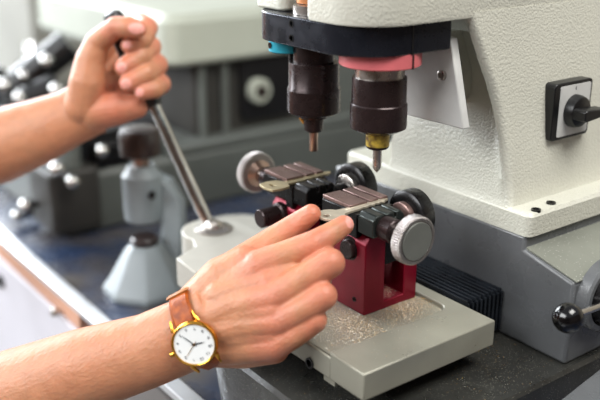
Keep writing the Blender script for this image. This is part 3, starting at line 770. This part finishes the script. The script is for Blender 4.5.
bm = B(); lathe(bm, hc+V((0, 0, .047)), (0, 0, 1), [(0, .019), (.003, .024), (.028, .025), (.034, .022), (.036, .012)], 40); obj('knob', bm, 'brown_knob', pr)

# ------------------------------------------------------------------ second machine in the background
AX, AY = -.60, -.025
ma = thing('grey_machine', 'blurred grey-green bench machine with white rounded hood behind the fist', 'machine', (AX-.15, AY+.3, BZ))
bm = B(); prism(bm, [(AX, BZ), (AX, -.036), (AX-.01, -.030), (AX-.40, -.030), (AX-.40, BZ)], 'y', AY, .72); obj('base', bm, 'mach_dark', ma, .006)
bm = B(); prism(bm, rrect(AX-.40, AX+.001, .14, .719, .01), 'z', -.034, -.018); obj('bed', bm, 'mach_dark', ma, .004)
# upper hood
HZ0, HZ1 = .098, .172
bm = B()
def hood(z, i): return [V((x, y, z)) for x, y in rrect(AX-.55+i, AX-.005-i, .150+i, .95, (.06, .025, .02, .02), 8)]
loft(bm, [hood(HZ0, .004), hood(HZ0+.006, 0), hood(HZ1-.012, .002), hood(HZ1, .014)]); obj('hood', bm, 'mach_grey', ma)
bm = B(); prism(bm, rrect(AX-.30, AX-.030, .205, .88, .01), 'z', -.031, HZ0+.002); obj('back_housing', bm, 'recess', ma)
bm = B(); prism(bm, rrect(.283, .385, -.004, .094, .012), 'x', AX-.032, AX-.020); mp_ = obj('dark_faceplate', bm, 'black', ma, .002)
kc = V((-0.6200,0.3125,0.0433)); 
bm = B(); lathe(bm, kc, (1, 0, 0), [(0, .020), (.010, .020), (.013, .018), (.013, .010), (.008, .009)], 48); k = obj('white_dial_knob', bm, 'mach_grey', ma)
bm = B(); lathe(bm, kc+V((.006, 0, 0)), (1, 0, 0), [(0, .009), (.012, .008)], 24); obj('knob_centre', bm, 'brown_knob', k)
bm = B(); prism(bm, rrect(.42, .70, -.031, .12, .01), 'x', AX-.05, AX-.012); obj('side_cover', bm, 'mach_dark', ma, .003)
for yy in (.215, .255):
    bm = B(); cyl(bm, (AX-.024, yy, -.03), (AX-.024, yy, HZ0+.003), .006, seg=20); obj('guide_post', bm, 'mach_dark', ma)
# cluster of dark holders with bright chrome knobs at the machine's front left
def chrome_ball(p, r):
    bm = B(); bmesh.ops.create_uvsphere(bm, u_segments=28, v_segments=16, radius=r); bmesh.ops.translate(bm, vec=p, verts=bm.verts); return bm
bm = B(); prism(bm, rrect(AX-.30, AX-.022, AY+.02, AY+.17, .008), 'z', -.031, .02); carr = obj('black_carriage', bm, 'black', ma, .003)
bm = B(); prism(bm, rrect(AX-.075, AX+.012, AY-.022, AY+.052, .010), 'z', BZ+.012, -.022); fb = obj('front_block', bm, 'recess', ma, .004)
for q, rr, ax in (((-0.5750,-0.0402,-0.0092), .0105, (1, 0, 0)), ((-0.5700,-0.0218,-0.0298), .0095, (1, 0, 0)), ((-0.5900,0.0318,-0.0005), .0095, (1, 0, 0)), ((-0.6497,-0.0620,-0.0784), .0105, (0, -1, 0)), ((-0.6939,-0.0620,-0.1066), .008, (0, -1, 0))):
    q = V(q); obj('chrome_knob', chrome_ball(q, rr), 'chrome', ma)
    bm = B(); cyl(bm, q, q-V(ax)*.03, .006, seg=16); obj('knob_stem', bm, 'jaw', ma)
bm = B(); prism(bm, rrect(AX-.06, AX-.004, AY+.052, AY+.13, .008), 'z', -.031, .004); obj('upper_block', bm, 'jaw', ma, .003)
bm = B(); cyl(bm, (AX-.012, AY+.02, -.024), (AX-.012, AY+.02, .016), .014, seg=28); obj('clamp_post', bm, 'mach_dark', ma)
# black levers up at the left, chrome-tipped
for a, b, r, tips in (((-0.9007,0.0161,0.0299), (-0.8628,0.1101,0.1038), .026, (((-0.8439,0.0617,0.0840), .012), ((-0.8596,0.0277,0.0615), .009))),
                      ((-0.9063,-0.0277,0.0282), (-0.9079,0.0174,0.0484), .028, (((-0.8536,-0.0061,0.0507), .012),)),
                      ((-0.8555,-0.0051,0.0117), (-0.8257,0.0722,0.0454), .024, (((-0.8149,0.0023,0.0374), .011), ((-0.7839,0.0505,0.0491), .012)))):
    bm = B(); cyl(bm, a, b, r, seg=28); hh = obj('black_holder', bm, 'black', ma, .002)
    for tp, tr in tips: obj('chrome_knob', chrome_ball(V(tp), tr), 'chrome', hh)
bm = B(); cyl(bm, (-0.9882,0.0926,0.0576), (-0.9409,0.0701,-0.0873), .030, seg=28); obj('holder_post', bm, 'mach_dark', ma)
bm = B(); cyl(bm, (-0.9748,0.0945,0.0906), (-0.9684,0.0896,0.0678), .020, seg=28); obj('bright_cap', bm, 'chrome', ma)

# cream box far behind, between the machine and the column foot
bm = B(); box(bm, -.38, -.27, .30, .36, BZ, -.030)
tag(recentre(obj('cream_box', bm, 'card', None, .002), (-.325, .33, BZ)), 'blurred cream box on the bench between the tracer and the column foot', 'box')
# pale cabinet beyond the bench at the far left
bm = B(); box(bm, -2.5, -1.55, .30, 1.0, BZ, .35)
tag(recentre(obj('grey_cabinet', bm, 'cab2', None, .01), (-2.0, .65, BZ)), 'pale grey cabinet far back at the left behind the white hood', 'cabinet')

# ------------------------------------------------------------------ light
def area(name, loc, target, sx, sy, power, col):
    l = bpy.data.lights.new(name, 'AREA'); l.shape = 'RECTANGLE'; l.size = sx; l.size_y = sy; l.energy = power; l.color = col
    o = bpy.data.objects.new(name, l); COL.objects.link(o); o.location = loc
    o.rotation_euler = (V(target)-V(loc)).to_track_quat('-Z', 'Y').to_euler()
    return o
area('window_daylight', (-3.3, -.55, 1.0), (0, 0, 0), 3.0, 1.5, 285, (.90, .95, 1.0))
area('front_fill_light', (-.35, -2.4, 1.35), (-.1, 0, 0), 2.2, 1.4, 110, (.97, .99, 1.0))  # added fill from the front; no window stands in that wall
area('right_fill_light', (.9, .2, 1.75), (0, .1, 0), 1.2, .8, 44, (1.0, .985, .94))  # added fill from above right, brightens the column side
wld = bpy.data.worlds.new('world'); S.world = wld; wld.use_nodes = True
wn = wld.node_tree.nodes['Background']; wn.inputs['Color'].default_value = (.95, .96, 1.0, 1); wn.inputs['Strength'].default_value = .42

# ------------------------------------------------------------------ camera
cd = bpy.data.cameras.new('camera'); cam = bpy.data.objects.new('camera', cd); COL.objects.link(cam)
cam.location = (.5010, -.4444, .3376)
fw = V((-.75384, .56600, -.33373))
cam.rotation_euler = fw.to_track_quat('-Z', 'Y').to_euler()
cd.sensor_width = 36; cd.lens = 870/600*36; cd.clip_start = .02
cd.dof.use_dof = True; cd.dof.focus_distance = .735; cd.dof.aperture_fstop = 2.9
S.camera = cam
S.view_settings.view_transform = 'Standard'; S.view_settings.look = 'None'
S.view_settings.exposure = 0.0; S.view_settings.gamma = 1.0; S.view_settings.use_curve_mapping = False
